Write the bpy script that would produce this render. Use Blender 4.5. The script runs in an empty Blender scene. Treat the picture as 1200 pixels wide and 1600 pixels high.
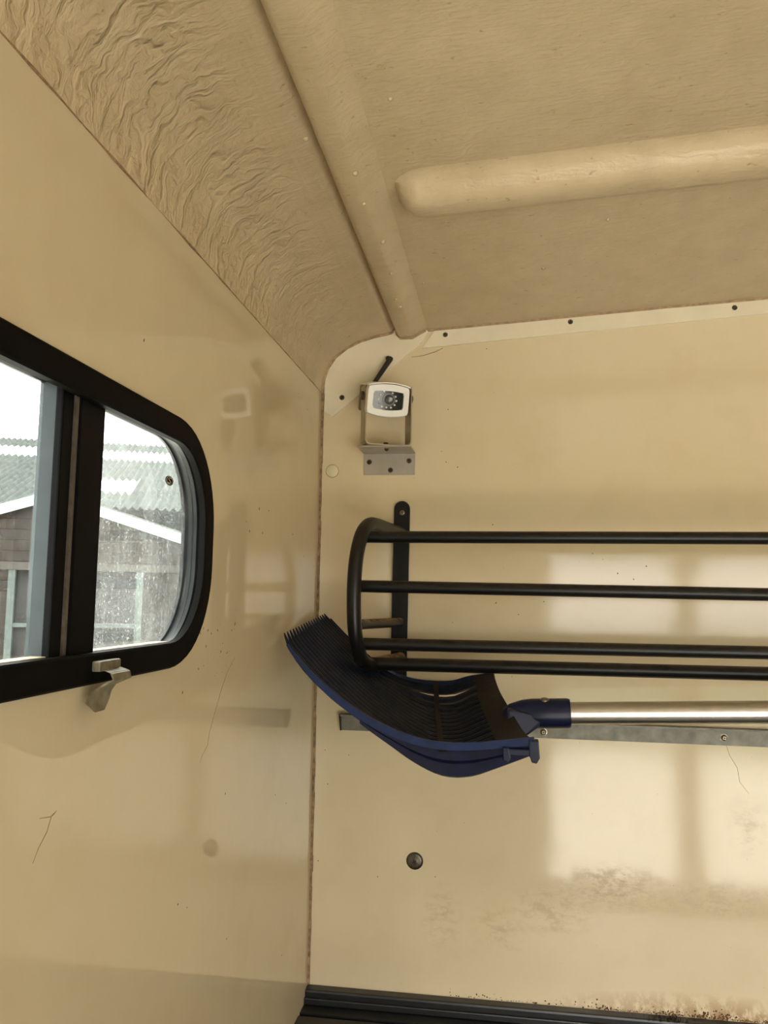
import bpy, bmesh, math, random
from mathutils import Vector, Matrix

random.seed(7)
SC = bpy.context.scene
COL = SC.collection

# ------------------------------------------------------------------ camera
PITCH, YAW, ROLL = 0.1033, 0.1476, 0.0162
CAM_LOC = Vector((0.277, -1.2, 1.6))
_f = Vector((-math.sin(YAW) * math.cos(PITCH), math.cos(YAW) * math.cos(PITCH), math.sin(PITCH)))
_r = Vector((math.cos(YAW), math.sin(YAW), 0))
_u = _r.cross(_f)
_r2 = _r * math.cos(ROLL) + _u * math.sin(ROLL)
_u2 = _u * math.cos(ROLL) - _r * math.sin(ROLL)
cam_data = bpy.data.cameras.new('camera')
cam_data.lens = 28.8
cam_data.sensor_width = 36.0
cam_data.clip_start = 0.02
cam_data.clip_end = 300
cam = bpy.data.objects.new('camera', cam_data)
M = Matrix((( _r2.x, _u2.x, -_f.x, CAM_LOC.x), (_r2.y, _u2.y, -_f.y, CAM_LOC.y), (_r2.z, _u2.z, -_f.z, CAM_LOC.z), (0, 0, 0, 1)))
cam.matrix_world = M
COL.objects.link(cam)
SC.camera = cam

# ------------------------------------------------------------------ sky, exposure
world = bpy.data.worlds.new('overcast_sky')
SC.world = world
world.use_nodes = True
_bg = world.node_tree.nodes['Background']
_bg.inputs['Color'].default_value = (1.0, 0.985, 0.95, 1)
_bg.inputs['Strength'].default_value = 1.0
SC.view_settings.view_transform = 'Standard'
SC.view_settings.look = 'None'
SC.view_settings.gamma = 1
SC.view_settings.use_curve_mapping = False
SC.view_settings.exposure = 2.63
SC.cycles.max_bounces = 14
SC.cycles.diffuse_bounces = 8
SC.cycles.glossy_bounces = 6
SC.cycles.transparent_max_bounces = 12
SC.cycles.use_denoising = True


# low hazy sun from behind the vehicle: it reaches the foot of the front panel through the open rear
sun_data = bpy.data.lights.new('sun', 'SUN')
sun_data.energy = 3.4
sun_data.angle = math.radians(40)
sun_data.color = (1.0, 0.95, 0.86)
sun = bpy.data.objects.new('sun', sun_data)
sun.rotation_euler = (math.radians(55), 0, math.radians(9))
COL.objects.link(sun)


def portal(name, loc, rot, sx, sy):
    """marks an opening through which the sky lights the interior (gives no light of its own)"""
    l = bpy.data.lights.new(name, 'AREA')
    l.shape = 'RECTANGLE'
    l.size, l.size_y = sx, sy
    l.cycles.is_portal = True
    o = bpy.data.objects.new(name, l)
    o.location = loc
    o.rotation_euler = rot
    COL.objects.link(o)


portal('sky_portal', (1.08, -2.035, 1.20), (math.radians(90), 0, 0), 1.28, 1.22)



# ------------------------------------------------------------------ material helpers
def new_mat(name):
    m = bpy.data.materials.new(name)
    m.use_nodes = True
    nt = m.node_tree
    return m, nt, nt.nodes['Principled BSDF'], nt.nodes['Material Output']


def N(nt, kind, **kw):
    n = nt.nodes.new(kind)
    for k, v in kw.items():
        if k in n.inputs:
            n.inputs[k].default_value = v
        else:
            setattr(n, k, v)
    return n


def noise(nt, vec, scale, detail=4, rough=0.5, stretch=None):
    if stretch:
        mp = N(nt, 'ShaderNodeMapping')
        mp.inputs['Scale'].default_value = stretch
        nt.links.new(vec, mp.inputs['Vector'])
        vec = mp.outputs[0]
    n = N(nt, 'ShaderNodeTexNoise', Scale=scale, Detail=detail, Roughness=rough)
    nt.links.new(vec, n.inputs['Vector'])
    return n.outputs['Fac']


def ramp(nt, val, lo, hi, a=0.0, b=1.0):
    r = N(nt, 'ShaderNodeMapRange')
    r.inputs['From Min'].default_value = lo
    r.inputs['From Max'].default_value = hi
    r.inputs['To Min'].default_value = a
    r.inputs['To Max'].default_value = b
    nt.links.new(val, r.inputs['Value'])
    return r.outputs[0]


def mul(nt, a, b, op='MULTIPLY'):
    m = N(nt, 'ShaderNodeMath', operation=op)
    for i, v in enumerate((a, b)):
        if isinstance(v, (int, float)):
            m.inputs[i].default_value = v
        else:
            nt.links.new(v, m.inputs[i])
    return m.outputs[0]


def mixc(nt, fac, a, b):
    m = N(nt, 'ShaderNodeMix', data_type='RGBA')
    if isinstance(fac, (int, float)):
        m.inputs[0].default_value = fac
    else:
        nt.links.new(fac, m.inputs[0])
    for s, v in ((6, a), (7, b)):
        if isinstance(v, tuple):
            m.inputs[s].default_value = (*v[:3], 1)
        else:
            nt.links.new(v, m.inputs[s])
    return m.outputs[2]


def ellipse(nt, vec, c, r, soft=1.0):
    """1 in the middle of an ellipsoidal patch, 0 outside it"""
    s = N(nt, 'ShaderNodeVectorMath', operation='SUBTRACT')
    nt.links.new(vec, s.inputs[0])
    s.inputs[1].default_value = c
    d = N(nt, 'ShaderNodeVectorMath', operation='DIVIDE')
    nt.links.new(s.outputs[0], d.inputs[0])
    d.inputs[1].default_value = r
    l = N(nt, 'ShaderNodeVectorMath', operation='LENGTH')
    nt.links.new(d.outputs[0], l.inputs[0])
    return ramp(nt, l.outputs['Value'], 1.0, 1.0 - soft, 0, 1)


def bump(nt, bsdf, h, strength, dist):
    b = N(nt, 'ShaderNodeBump')
    b.inputs['Strength'].default_value = strength
    b.inputs['Distance'].default_value = dist
    nt.links.new(h, b.inputs['Height'])
    nt.links.new(b.outputs[0], bsdf.inputs['Normal'])
    return b


def simple(name, col, rough=0.5, metal=0.0, var=0.12, scale=40, bmp=0.0, bscale=200, spec=0.5, coat=0.0):
    m, nt, b, o = new_mat(name)
    tc = N(nt, 'ShaderNodeTexCoord').outputs['Object']
    n = noise(nt, tc, scale, 5)
    d = tuple(c * (1 - var) for c in col)
    e = tuple(min(1, c * (1 + var)) for c in col)
    nt.links.new(mixc(nt, ramp(nt, n, 0.3, 0.7), d, e), b.inputs['Base Color'])
    b.inputs['Roughness'].default_value = rough
    b.inputs['Metallic'].default_value = metal
    b.inputs['Specular IOR Level'].default_value = spec
    b.inputs['Coat Weight'].default_value = coat
    if bmp:
        bump(nt, b, noise(nt, tc, bscale, 3), bmp, 0.001)
    return m


CREAM = (0.78, 0.665, 0.45)


def paint_back():
    m, nt, b, o = new_mat('cream_panel_paint_soiled')
    tc = N(nt, 'ShaderNodeTexCoord').outputs['Object']
    base = mixc(nt, noise(nt, tc, 5, 3), tuple(c * 0.96 for c in CREAM), tuple(c * 1.03 for c in CREAM))
    fine = noise(nt, tc, 60, 10, 0.78, (0.7, 1, 1.3))
    smear = None
    for c, r, k in (((0.425, 0, 1.210), (0.085, 1, 0.036), 1.0), ((0.345, 0, 1.175), (0.07, 1, 0.04), 0.6),
                    ((0.19, 0, 1.155), (0.035, 1, 0.055), 0.35), ((0.27, 0, 1.145), (0.05, 1, 0.04), 0.35), ((0.56, 0, 1.205), (0.09, 1, 0.03), 0.5),
                    ((0.60, 0, 1.30), (0.03, 1, 0.05), 0.35)):
        e = mul(nt, ellipse(nt, tc, c, r), k)
        smear = e if smear is None else mul(nt, smear, e, 'MAXIMUM')
    stain = mul(nt, ramp(nt, fine, 0.46, 0.66), ramp(nt, smear, 0.0, 0.7, 0, 1.0))
    col = mixc(nt, stain, base, (0.36, 0.20, 0.085))
    # brown splashes creeping up from the rubber strip
    foot = ellipse(nt, tc, (0.56, 0, 1.05), (0.24, 1, 0.034))
    f2 = mul(nt, ramp(nt, noise(nt, tc, 60, 7, 0.7, (1, 1, 0.6)), 0.42, 0.54), foot)
    col = mixc(nt, mul(nt, f2, 0.9), col, (0.30, 0.13, 0.03))
    # faint yellow grime
    g = mul(nt, ramp(nt, noise(nt, tc, 14, 6, 0.6), 0.5, 0.85), 0.25)
    col = mixc(nt, g, col, (0.60, 0.43, 0.21))
    nt.links.new(col, b.inputs['Base Color'])
    r = ramp(nt, fine, 0.3, 0.8, 0.07, 0.12)
    nt.links.new(mul(nt, r, mul(nt, stain, 0.5), 'ADD'), b.inputs['Roughness'])
    b.inputs['Specular IOR Level'].default_value = 0.6
    bump(nt, b, noise(nt, tc, 9, 2), 0.10, 0.004)
    return m


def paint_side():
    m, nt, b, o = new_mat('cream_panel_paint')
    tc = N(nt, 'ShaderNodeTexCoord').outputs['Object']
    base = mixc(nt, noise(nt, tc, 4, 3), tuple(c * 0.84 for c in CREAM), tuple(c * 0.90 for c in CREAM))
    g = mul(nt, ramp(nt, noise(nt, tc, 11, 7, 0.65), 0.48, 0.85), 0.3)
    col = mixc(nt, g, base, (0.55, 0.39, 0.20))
    nt.links.new(col, b.inputs['Base Color'])
    nt.links.new(ramp(nt, noise(nt, tc, 60, 5), 0.3, 0.8, 0.02, 0.045), b.inputs['Roughness'])
    b.inputs['Specular IOR Level'].default_value = 0.5
    bump(nt, b, noise(nt, tc, 10, 1), 0.03, 0.003)
    return m


def fibreglass():
    m, nt, b, o = new_mat('cream_fibreglass_moulding')
    tc = N(nt, 'ShaderNodeTexCoord').outputs['Object']
    n1 = noise(nt, tc, 26, 5, 0.6, (1, 0.7, 1))
    n2 = noise(nt, tc, 170, 4, 0.6, (0.35, 1.6, 1))
    base = mixc(nt, ramp(nt, n1, 0.3, 0.7), (0.545, 0.435, 0.27), (0.63, 0.51, 0.325))
    speck = ramp(nt, noise(nt, tc, 150, 3, 0.6, (0.6, 1, 1)), 0.66, 0.74)
    base = mixc(nt, mul(nt, speck, 0.6), base, (0.23, 0.145, 0.06))
    nt.links.new(base, b.inputs['Base Color'])
    b.inputs['Roughness'].default_value = 0.30
    b.inputs['Specular IOR Level'].default_value = 0.45
    # glass-fibre strands: wrinkles, strongest in the cove along the side panel
    d = N(nt, 'ShaderNodeTexNoise', Scale=30, Detail=2)
    nt.links.new(tc, d.inputs['Vector'])
    ad = N(nt, 'ShaderNodeVectorMath', operation='MULTIPLY_ADD')
    nt.links.new(d.outputs['Color'], ad.inputs[0])
    ad.inputs[1].default_value = (0.06, 0.06, 0.06)
    nt.links.new(tc, ad.inputs[2])
    w = noise(nt, ad.outputs[0], 72, 4, 0.5, (0.45, 1.1, 0.45))
    sx = N(nt, 'ShaderNodeSeparateXYZ')
    nt.links.new(tc, sx.inputs[0])
    cove = ramp(nt, sx.outputs[0], 0.085, 0.05, 0.16, 1.0)
    fade = ramp(nt, sx.outputs[1], -0.05, -0.35, 0.35, 1.0)
    h = mul(nt, mul(nt, w, mul(nt, cove, fade)), mul(nt, n2, 0.09), 'ADD')
    bump(nt, b, h, 0.8, 0.009)
    return m


def black_paint(name, dust):
    m, nt, b, o = new_mat(name)
    tc = N(nt, 'ShaderNodeTexCoord').outputs['Object']
    geo = N(nt, 'ShaderNodeNewGeometry')
    sx = N(nt, 'ShaderNodeSeparateXYZ')
    nt.links.new(geo.outputs['Normal'], sx.inputs[0])
    up = ramp(nt, sx.outputs[2], 0.1, 0.9)
    n = ramp(nt, noise(nt, tc, 70, 7, 0.7), 0.35, 0.6)
    nt.links.new(mixc(nt, mul(nt, mul(nt, up, n), dust), (0.0065, 0.0062, 0.0062), (0.34, 0.23, 0.12)), b.inputs['Base Color'])
    rr = ramp(nt, mul(nt, up, dust), 0, 1, 0.34, 0.75)
    nt.links.new(rr, b.inputs['Roughness'])
    b.inputs['Specular IOR Level'].default_value = 0.35
    return m


def glass(name, dust_lo, dust_hi, streak):
    m, nt, b, o = new_mat(name)
    nt.nodes.remove(b)
    tc = N(nt, 'ShaderNodeTexCoord').outputs['Object']
    tr = N(nt, 'ShaderNodeBsdfTransparent')
    tr.inputs[0].default_value = (0.95, 0.985, 0.975, 1)
    gl = N(nt, 'ShaderNodeBsdfGlossy')
    gl.inputs['Roughness'].default_value = 0.02
    lw = N(nt, 'ShaderNodeLayerWeight')
    lw.inputs['Blend'].default_value = 0.5
    fr = mul(nt, mul(nt, mul(nt, lw.outputs['Facing'], 5, 'POWER'), 0.4), 0.025, 'ADD')
    mx = N(nt, 'ShaderNodeMixShader')
    nt.links.new(fr, mx.inputs[0])
    nt.links.new(tr.outputs[0], mx.inputs[1])
    nt.links.new(gl.outputs[0], mx.inputs[2])
    df = N(nt, 'ShaderNodeBsdfDiffuse')
    df.inputs[0].default_value = (0.75, 0.78, 0.76, 1)
    tl = N(nt, 'ShaderNodeBsdfTranslucent')
    tl.inputs[0].default_value = (0.75, 0.80, 0.80, 1)
    dm = N(nt, 'ShaderNodeMixShader')
    dm.inputs[0].default_value = 0.6
    nt.links.new(df.outputs[0], dm.inputs[1])
    nt.links.new(tl.outputs[0], dm.inputs[2])
    big = noise(nt, tc, 25, 5, 0.6)
    sp = ramp(nt, noise(nt, tc, 520, 3, 0.6), 0.58, 0.72)
    st = ramp(nt, noise(nt, tc, 90, 4, 0.6, (1, 1, 0.18)), 0.55, 0.8)
    sx = N(nt, 'ShaderNodeSeparateXYZ')
    nt.links.new(tc, sx.inputs[0])
    low = ramp(nt, sx.outputs[2], 1.655, 1.55, 0.0, 1.0)
    amt = mul(nt, ramp(nt, big, 0.3, 0.7, dust_lo, dust_hi), mul(nt, low, 0.85, 'MULTIPLY_ADD') if False else ramp(nt, low, 0, 1, 0.35, 1.0))
    amt = mul(nt, amt, mul(nt, mul(nt, sp, dust_hi * 3.5), ramp(nt, low, 0, 1, 0.15, 1)), 'ADD')
    amt = mul(nt, amt, mul(nt, mul(nt, st, streak), low), 'ADD')
    mm = N(nt, 'ShaderNodeMixShader')
    nt.links.new(amt, mm.inputs[0])
    nt.links.new(mx.outputs[0], mm.inputs[1])
    nt.links.new(dm.outputs[0], mm.inputs[2])
    nt.links.new(mm.outputs[0], o.inputs['Surface'])
    return m


MAT = dict(
    back=paint_back(), side=paint_side(), fibre=fibreglass(),
    white=simple('off_white_panel', (0.86, 0.79, 0.61), 0.3, var=0.05, scale=20),
    seal=simple('brown_sealant', (0.33, 0.215, 0.12), 0.8, var=0.5, scale=160, bmp=0.7, bscale=300),
    edge=simple('raw_fibreglass_edge', (0.42, 0.29, 0.17), 0.8, var=0.3, scale=150, bmp=0.8, bscale=350),
    rubber=simple('black_rubber', (0.012, 0.013, 0.014), 0.38, var=0.3, scale=80, bmp=0.2, bscale=150),
    wframe=simple('black_window_frame', (0.005, 0.0045, 0.004), 0.6, var=0.15, scale=60, spec=0.05),
    wblack=simple('matt_black_sash', (0.004, 0.004, 0.0045), 0.45, var=0.15, scale=60, spec=0.05),
    hilite=simple('grey_painted_highlight', (0.09, 0.075, 0.058), 0.8, var=0.3, scale=150),
    gasket=simple('black_gasket_rubber', (0.008, 0.009, 0.0095), 0.32, var=0.3, scale=50, spec=0.18),
    stile=simple('skylit_sash_edge', (0.035, 0.043, 0.048), 0.4, spec=0.2, var=0.12, scale=40),
    channel=simple('pale_dirty_channel', (0.55, 0.48, 0.34), 0.55, var=0.3, scale=120),
    rack=black_paint('black_gloss_steel', 0.10), rackdusty=black_paint('black_steel_dusty', 1.0),
    blackbar=black_paint('black_flat_bar', 0.0),
    steel=simple('screw_steel', (0.32, 0.27, 0.20), 0.3, 0.9, var=0.2, scale=200),
    darksteel=simple('dark_screw_steel', (0.11, 0.095, 0.07), 0.35, 0.8, var=0.25, scale=300),
    hole=simple('screw_recess_dark', (0.02, 0.017, 0.013), 0.7),
    galv=simple('galvanised_steel', (0.20, 0.19, 0.155), 0.5, 0.3, var=0.3, scale=60, bmp=0.15, bscale=120),
    alu=simple('brushed_aluminium', (0.62, 0.60, 0.56), 0.33, 1.0, var=0.04, scale=60),
    anod=simple('grey_aluminium_plate', (0.50, 0.46, 0.40), 0.45, 0.55, var=0.08, scale=30),
    navy=simple('navy_plastic', (0.006, 0.009, 0.034), 0.33, var=0.3, scale=60, spec=0.3),
    blue=simple('blue_plastic_rim', (0.008, 0.021, 0.085), 0.38, var=0.25, scale=50, spec=0.35),
    tine=simple('dirty_dark_tine_plastic', (0.006, 0.010, 0.023), 0.5, var=0.45, scale=90, spec=0.25),
    soiled=simple('soiled_brown_plastic', (0.016, 0.0115, 0.009), 0.6, var=0.6, scale=70, bmp=0.3, spec=0.25),
    camwhite=simple('white_camera_plastic', (0.93, 0.92, 0.87), 0.35, var=0.02),
    cambody=simple('brown_grey_housing', (0.10, 0.075, 0.05), 0.4, var=0.15),
    yoke=simple('bronze_grey_yoke', (0.42, 0.36, 0.27), 0.38, 0.6, var=0.12),
    lens=simple('dark_glossy_lens_panel', (0.030, 0.032, 0.030), 0.06, var=0.05),
    lensglass=simple('lens_disc', (0.09, 0.092, 0.09), 0.12, var=0.05),
    led=simple('led_dome', (0.93, 0.92, 0.88), 0.15, var=0.02),
    plug=simple('cream_plastic_plug', (0.76, 0.68, 0.47), 0.35, var=0.03),
    crumb=simple('brown_dirt', (0.10, 0.055, 0.022), 0.9, var=0.6, scale=300),
    crack=simple('brown_hairline', (0.30, 0.20, 0.10), 0.8, var=0.3, scale=300),
    blob=simple('resin_drop', (0.62, 0.50, 0.31), 0.12, var=0.03),
    latch=simple('dirty_zinc_latch', (0.20, 0.175, 0.115), 0.45, 0.3, var=0.35, scale=120),
    floor=simple('brown_rubber_floor', (0.08, 0.068, 0.05), 0.7, var=0.3, scale=30, bmp=0.4),
    ground=simple('yard_concrete', (0.74, 0.71, 0.64), 0.9, var=0.3, scale=6),
    asbestos=simple('weathered_cement_sheet', (0.050, 0.056, 0.053), 0.85, var=0.3, scale=5, spec=0.05),
    skylight=simple('white_skylight_sheet', (0.92, 0.93, 0.93), 0.5, var=0.02),
    barge=simple('white_painted_board', (0.19, 0.212, 0.208), 0.6, var=0.04, scale=3, spec=0.05),
    board=simple('dark_stained_board', (0.013, 0.0105, 0.009), 0.8, var=0.35, scale=8, spec=0.05),
    beam=simple('grey_timber_beam', (0.026, 0.0235, 0.0215), 0.8, var=0.25, scale=8, spec=0.05),
    post=simple('pale_green_post', (0.034, 0.041, 0.039), 0.7, var=0.15, scale=10, spec=0.05),
    grass=simple('rough_grass', (0.06, 0.09, 0.03), 0.9, var=0.4, scale=3),
    darkpane=simple('dark_stable_opening', (0.010, 0.009, 0.009), 0.5, var=0.3, scale=3, spec=0.05),
    g_clean=glass('sliding_pane_glass', 0.0, 0.015, 0.012),
    g_dirty=glass('dusty_pane_glass', 0.010, 0.075, 0.10),
)


# ------------------------------------------------------------------ mesh helpers
WLOC = {}


class MB:
    def __init__(s):
        s.v, s.f = [], []

    def add(s, vs, fs):
        k = len(s.v)
        s.v += [tuple(v) for v in vs]
        s.f += [tuple(i + k for i in f) for f in fs]
        return s

    def box(s, a, b):
        x0, y0, z0 = a
        x1, y1, z1 = b
        return s.add([(x0, y0, z0), (x1, y0, z0), (x1, y1, z0), (x0, y1, z0), (x0, y0, z1), (x1, y0, z1), (x1, y1, z1), (x0, y1, z1)],
                     [(3, 2, 1, 0), (4, 5, 6, 7), (0, 1, 5, 4), (1, 2, 6, 5), (2, 3, 7, 6), (3, 0, 4, 7)])

    def prism(s, poly, d):
        """closed polygon (3-D points) pushed along d"""
        n = len(poly)
        d = Vector(d)
        p = [Vector(q) for q in poly]
        vs = p + [q + d for q in p]
        fs = [tuple(range(n - 1, -1, -1)), tuple(range(n, 2 * n))] + [(i, (i + 1) % n, n + (i + 1) % n, n + i) for i in range(n)]
        return s.add(vs, fs)

    def tube(s, pts, r, seg=12, closed=False, cap=True):
        pts = [Vector(p) for p in pts]
        n = len(pts)
        rs = r if isinstance(r, (list, tuple)) else [r] * n
        up = None
        rings = []
        for i in range(n):
            a = pts[(i - 1) % n] if closed or i > 0 else pts[i]
            b = pts[(i + 1) % n] if closed or i < n - 1 else pts[i]
            t = (b - a).normalized()
            if up is None:
                up = Vector((0, 0, 1)) if abs(t.z) < 0.9 else Vector((0, 1, 0))
            up = (up - t * up.dot(t)).normalized()
            sd = t.cross(up)
            rings.append([pts[i] + (up * math.cos(2 * math.pi * k / seg) + sd * math.sin(2 * math.pi * k / seg)) * rs[i] for k in range(seg)])
        vs = [v for rg in rings for v in rg]
        fs = []
        for i in range(n if closed else n - 1):
            j = (i + 1) % n
            for k in range(seg):
                l = (k + 1) % seg
                fs.append((i * seg + k, j * seg + k, j * seg + l, i * seg + l))
        if cap and not closed:
            fs += [tuple(range(seg)), tuple(range(n * seg - 1, (n - 1) * seg - 1, -1))]
        return s.add(vs, fs)

    def sweep(s, path, normals, prof, closed=False):
        """profile points (a, b): a along the path's normal, b along tangent x normal"""
        n, m = len(path), len(prof)
        vs = []
        for i in range(n):
            a = path[(i - 1) % n] if closed or i > 0 else path[i]
            b = path[(i + 1) % n] if closed or i < n - 1 else path[i]
            t = (b - a).normalized()
            nn = normals[i] if isinstance(normals, list) else normals
            nn = (nn - t * nn.dot(t)).normalized()
            bb = t.cross(nn)
            vs += [path[i] + nn * p[0] + bb * p[1] for p in prof]
        fs = []
        for i in range(n if closed else n - 1):
            j = (i + 1) % n
            for k in range(m):
                l = (k + 1) % m
                fs.append((i * m + k, i * m + l, j * m + l, j * m + k))
        if not closed:
            fs += [tuple(range(m - 1, -1, -1)), tuple(range((n - 1) * m, n * m))]
        return s.add(vs, fs)

    def lathe(s, c, axis, prof, seg=20):
        """prof: (radius, height along axis)"""
        ax = Vector(axis).normalized()
        a = ax.orthogonal().normalized()
        b = ax.cross(a)
        c = Vector(c)
        m = len(prof)
        vs = [c + ax * h + (a * math.cos(2 * math.pi * k / seg) + b * math.sin(2 * math.pi * k / seg)) * r for k in range(seg) for r, h in prof]
        fs = []
        for k in range(seg):
            l = (k + 1) % seg
            for i in range(m - 1):
                fs.append((k * m + i, l * m + i, l * m + i + 1, k * m + i + 1))
        fs.append(tuple(k * m for k in range(seg - 1, -1, -1)))
        fs.append(tuple(k * m + m - 1 for k in range(seg)))
        return s.add(vs, fs)

    def xf(s, mat):
        s.v = [tuple(mat @ Vector(v)) for v in s.v]
        return s

    def build(s, name, mat, parent=None, loc=None, smooth=False, bevel=0.0, kind=None, angle=35):
        if parent is not None:
            base = WLOC[parent.name]
        else:
            base = Vector(loc) if loc is not None else Vector((0, 0, 0))
        me = bpy.data.meshes.new(name)
        me.from_pydata([tuple(Vector(v) - base) for v in s.v], [], s.f)
        bm = bmesh.new()
        bm.from_mesh(me)
        bmesh.ops.remove_doubles(bm, verts=bm.verts, dist=1e-6)
        bmesh.ops.recalc_face_normals(bm, faces=bm.faces)
        if bevel:
            ed = [e for e in bm.edges if len(e.link_faces) == 2 and e.calc_face_angle(0) > 0.6]
            bmesh.ops.bevel(bm, geom=ed, offset=bevel, segments=2, affect='EDGES', profile=0.6)
        bm.to_mesh(me)
        bm.free()
        me.materials.append(MAT[mat])
        if smooth:
            me.shade_smooth()
            me.set_sharp_from_angle(angle=math.radians(angle))
        o = bpy.data.objects.new(name, me)
        COL.objects.link(o)
        if parent is not None:
            o.parent = parent
        else:
            o.location = base
        WLOC[o.name] = base if parent is None else WLOC[parent.name]
        if kind:
            o['kind'] = kind
        return o


def empty(name, loc, kind=None):
    o = bpy.data.objects.new(name, None)
    o.location = loc
    o.empty_display_size = 0.05
    COL.objects.link(o)
    WLOC[o.name] = Vector(loc)
    if kind:
        o['kind'] = kind
    return o


def tag(o, label, cat, group=None):
    o['label'] = label
    o['category'] = cat
    if group:
        o['group'] = group
    return o


def spline(pts, n):
    """smooth resample by arc length"""
    P = [Vector(p) for p in pts]
    out = []
    for i in range(len(P) - 1):
        p0, p1, p2, p3 = P[max(i - 1, 0)], P[i], P[i + 1], P[min(i + 2, len(P) - 1)]
        for k in range(12):
            t = k / 12
            out.append(0.5 * ((2 * p1) + (p2 - p0) * t + (2 * p0 - 5 * p1 + 4 * p2 - p3) * t * t + (3 * p1 - p0 - 3 * p2 + p3) * t ** 3))
    out.append(P[-1])
    L = [0]
    for a, b in zip(out, out[1:]):
        L.append(L[-1] + (b - a).length)
    res, j = [], 0
    for k in range(n):
        s = L[-1] * k / (n - 1)
        while j < len(L) - 2 and L[j + 1] < s:
            j += 1
        d = L[j + 1] - L[j]
        res.append(out[j].lerp(out[j + 1], 0 if d == 0 else min(1, (s - L[j]) / d)))
    return res


def screw(parent, p, normal, r, mat='darksteel', name='screw', h=0.003):
    """domed cross-head screw; the recess is a part of it"""
    n = Vector(normal)
    s = MB().lathe(p, n, [(r * 1.25, -0.0005), (r * 1.25, 0.0006), (r, 0.0008), (r * 0.92, h * 0.6), (r * 0.55, h), (r * 0.3, h)], 14).build(name, mat, parent, smooth=True)
    a = n.orthogonal().normalized()
    b = n.cross(a)
    c = Vector(p) + n * (h - 0.0006)
    m = MB()
    th = random.uniform(0, 1.5)
    for q in (th, th + math.pi / 2):
        d = a * math.cos(q) + b * math.sin(q)
        e = n.cross(d)
        k = [c + d * r * .5 + e * r * .1, c - d * r * .5 + e * r * .1, c - d * r * .5 - e * r * .1, c + d * r * .5 - e * r * .1]
        m.prism(k, n * 0.0009)
    m.build('cross_recess', 'hole', s)
    return s


# ------------------------------------------------------------------ room shell
WIN_Y0, WIN_Y1, WIN_Z0, WIN_Z1, WIN_R = -0.945, -0.464, 1.5385, 1.7487, 0.088


def rrect(inset, seg=12):
    """rounded rectangle in the side panel's plane (x = 0), counted round once"""
    r = WIN_R - inset
    y0, y1, z0, z1 = WIN_Y0 + inset, WIN_Y1 - inset, WIN_Z0 + inset, WIN_Z1 - inset
    pts = []
    for cy, cz, a0 in ((y1 - r, z0 + r, -90), (y1 - r, z1 - r, 0), (y0 + r, z1 - r, 90), (y0 + r, z0 + r, 180)):
        for k in range(seg + 1):
            a = math.radians(a0 + 90 * k / seg)
            pts.append(Vector((0, cy + r * math.cos(a), cz + r * math.sin(a))))
    return pts


def plate_with_hole(outer, hole, d, name, mat):
    bm = bmesh.new()
    es = []
    for loop in (outer, hole):
        vs = [bm.verts.new(p) for p in loop]
        es += [bm.edges.new((vs[i], vs[(i + 1) % len(vs)])) for i in range(len(vs))]
    bmesh.ops.triangle_fill(bm, use_beauty=True, use_dissolve=False, edges=es)
    r = bmesh.ops.extrude_face_region(bm, geom=list(bm.faces))
    bmesh.ops.translate(bm, vec=d, verts=[v for v in r['geom'] if isinstance(v, bmesh.types.BMVert)])
    bmesh.ops.recalc_face_normals(bm, faces=bm.faces)
    me = bpy.data.meshes.new(name)
    bm.to_mesh(me)
    bm.free()
    me.materials.append(MAT[mat])
    o = bpy.data.objects.new(name, me)
    o['kind'] = 'structure'
    COL.objects.link(o)
    WLOC[o.name] = Vector((0, 0, 0))
    return o


RX, RY = 1.80, -2.00
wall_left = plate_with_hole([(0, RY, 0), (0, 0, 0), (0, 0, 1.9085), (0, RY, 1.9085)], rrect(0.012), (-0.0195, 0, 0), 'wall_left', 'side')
wall_back = MB().box((-0.028, 0, 0), (RX + 0.028, 0.03, 2.2)).build('wall_back', 'back', kind='structure')
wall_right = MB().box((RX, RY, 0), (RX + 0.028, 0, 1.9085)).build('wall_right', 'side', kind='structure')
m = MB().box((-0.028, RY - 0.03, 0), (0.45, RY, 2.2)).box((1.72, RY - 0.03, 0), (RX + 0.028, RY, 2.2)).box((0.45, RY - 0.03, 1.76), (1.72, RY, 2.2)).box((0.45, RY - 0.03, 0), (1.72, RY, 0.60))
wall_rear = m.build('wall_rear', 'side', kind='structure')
MB().box((0.90, RY - 0.03, 0), (0.985, RY, 1.76)).build('trim_6', 'side', kind='structure')
MB().box((-0.028, RY - 0.03, -0.06), (RX + 0.028, 0.03, 0.0)).build('floor', 'floor', kind='structure')

# unseen black kick lining, added round the lower walls to cut bounce light
m = MB().box((RX - 0.012, RY, 0.0), (RX, -0.42, 1.30)).box((0, RY, 0.0), (0.012, -0.42, 1.0))
m.box((1.72, RY, 0.0), (RX - 0.012, RY + 0.012, 1.30)).box((0.012, RY, 0.0), (0.45, RY + 0.012, 1.30)).box((0.45, RY, 0.0), (1.72, RY + 0.012, 0.60))
m.build('trim_5', 'rubber', kind='structure')

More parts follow.
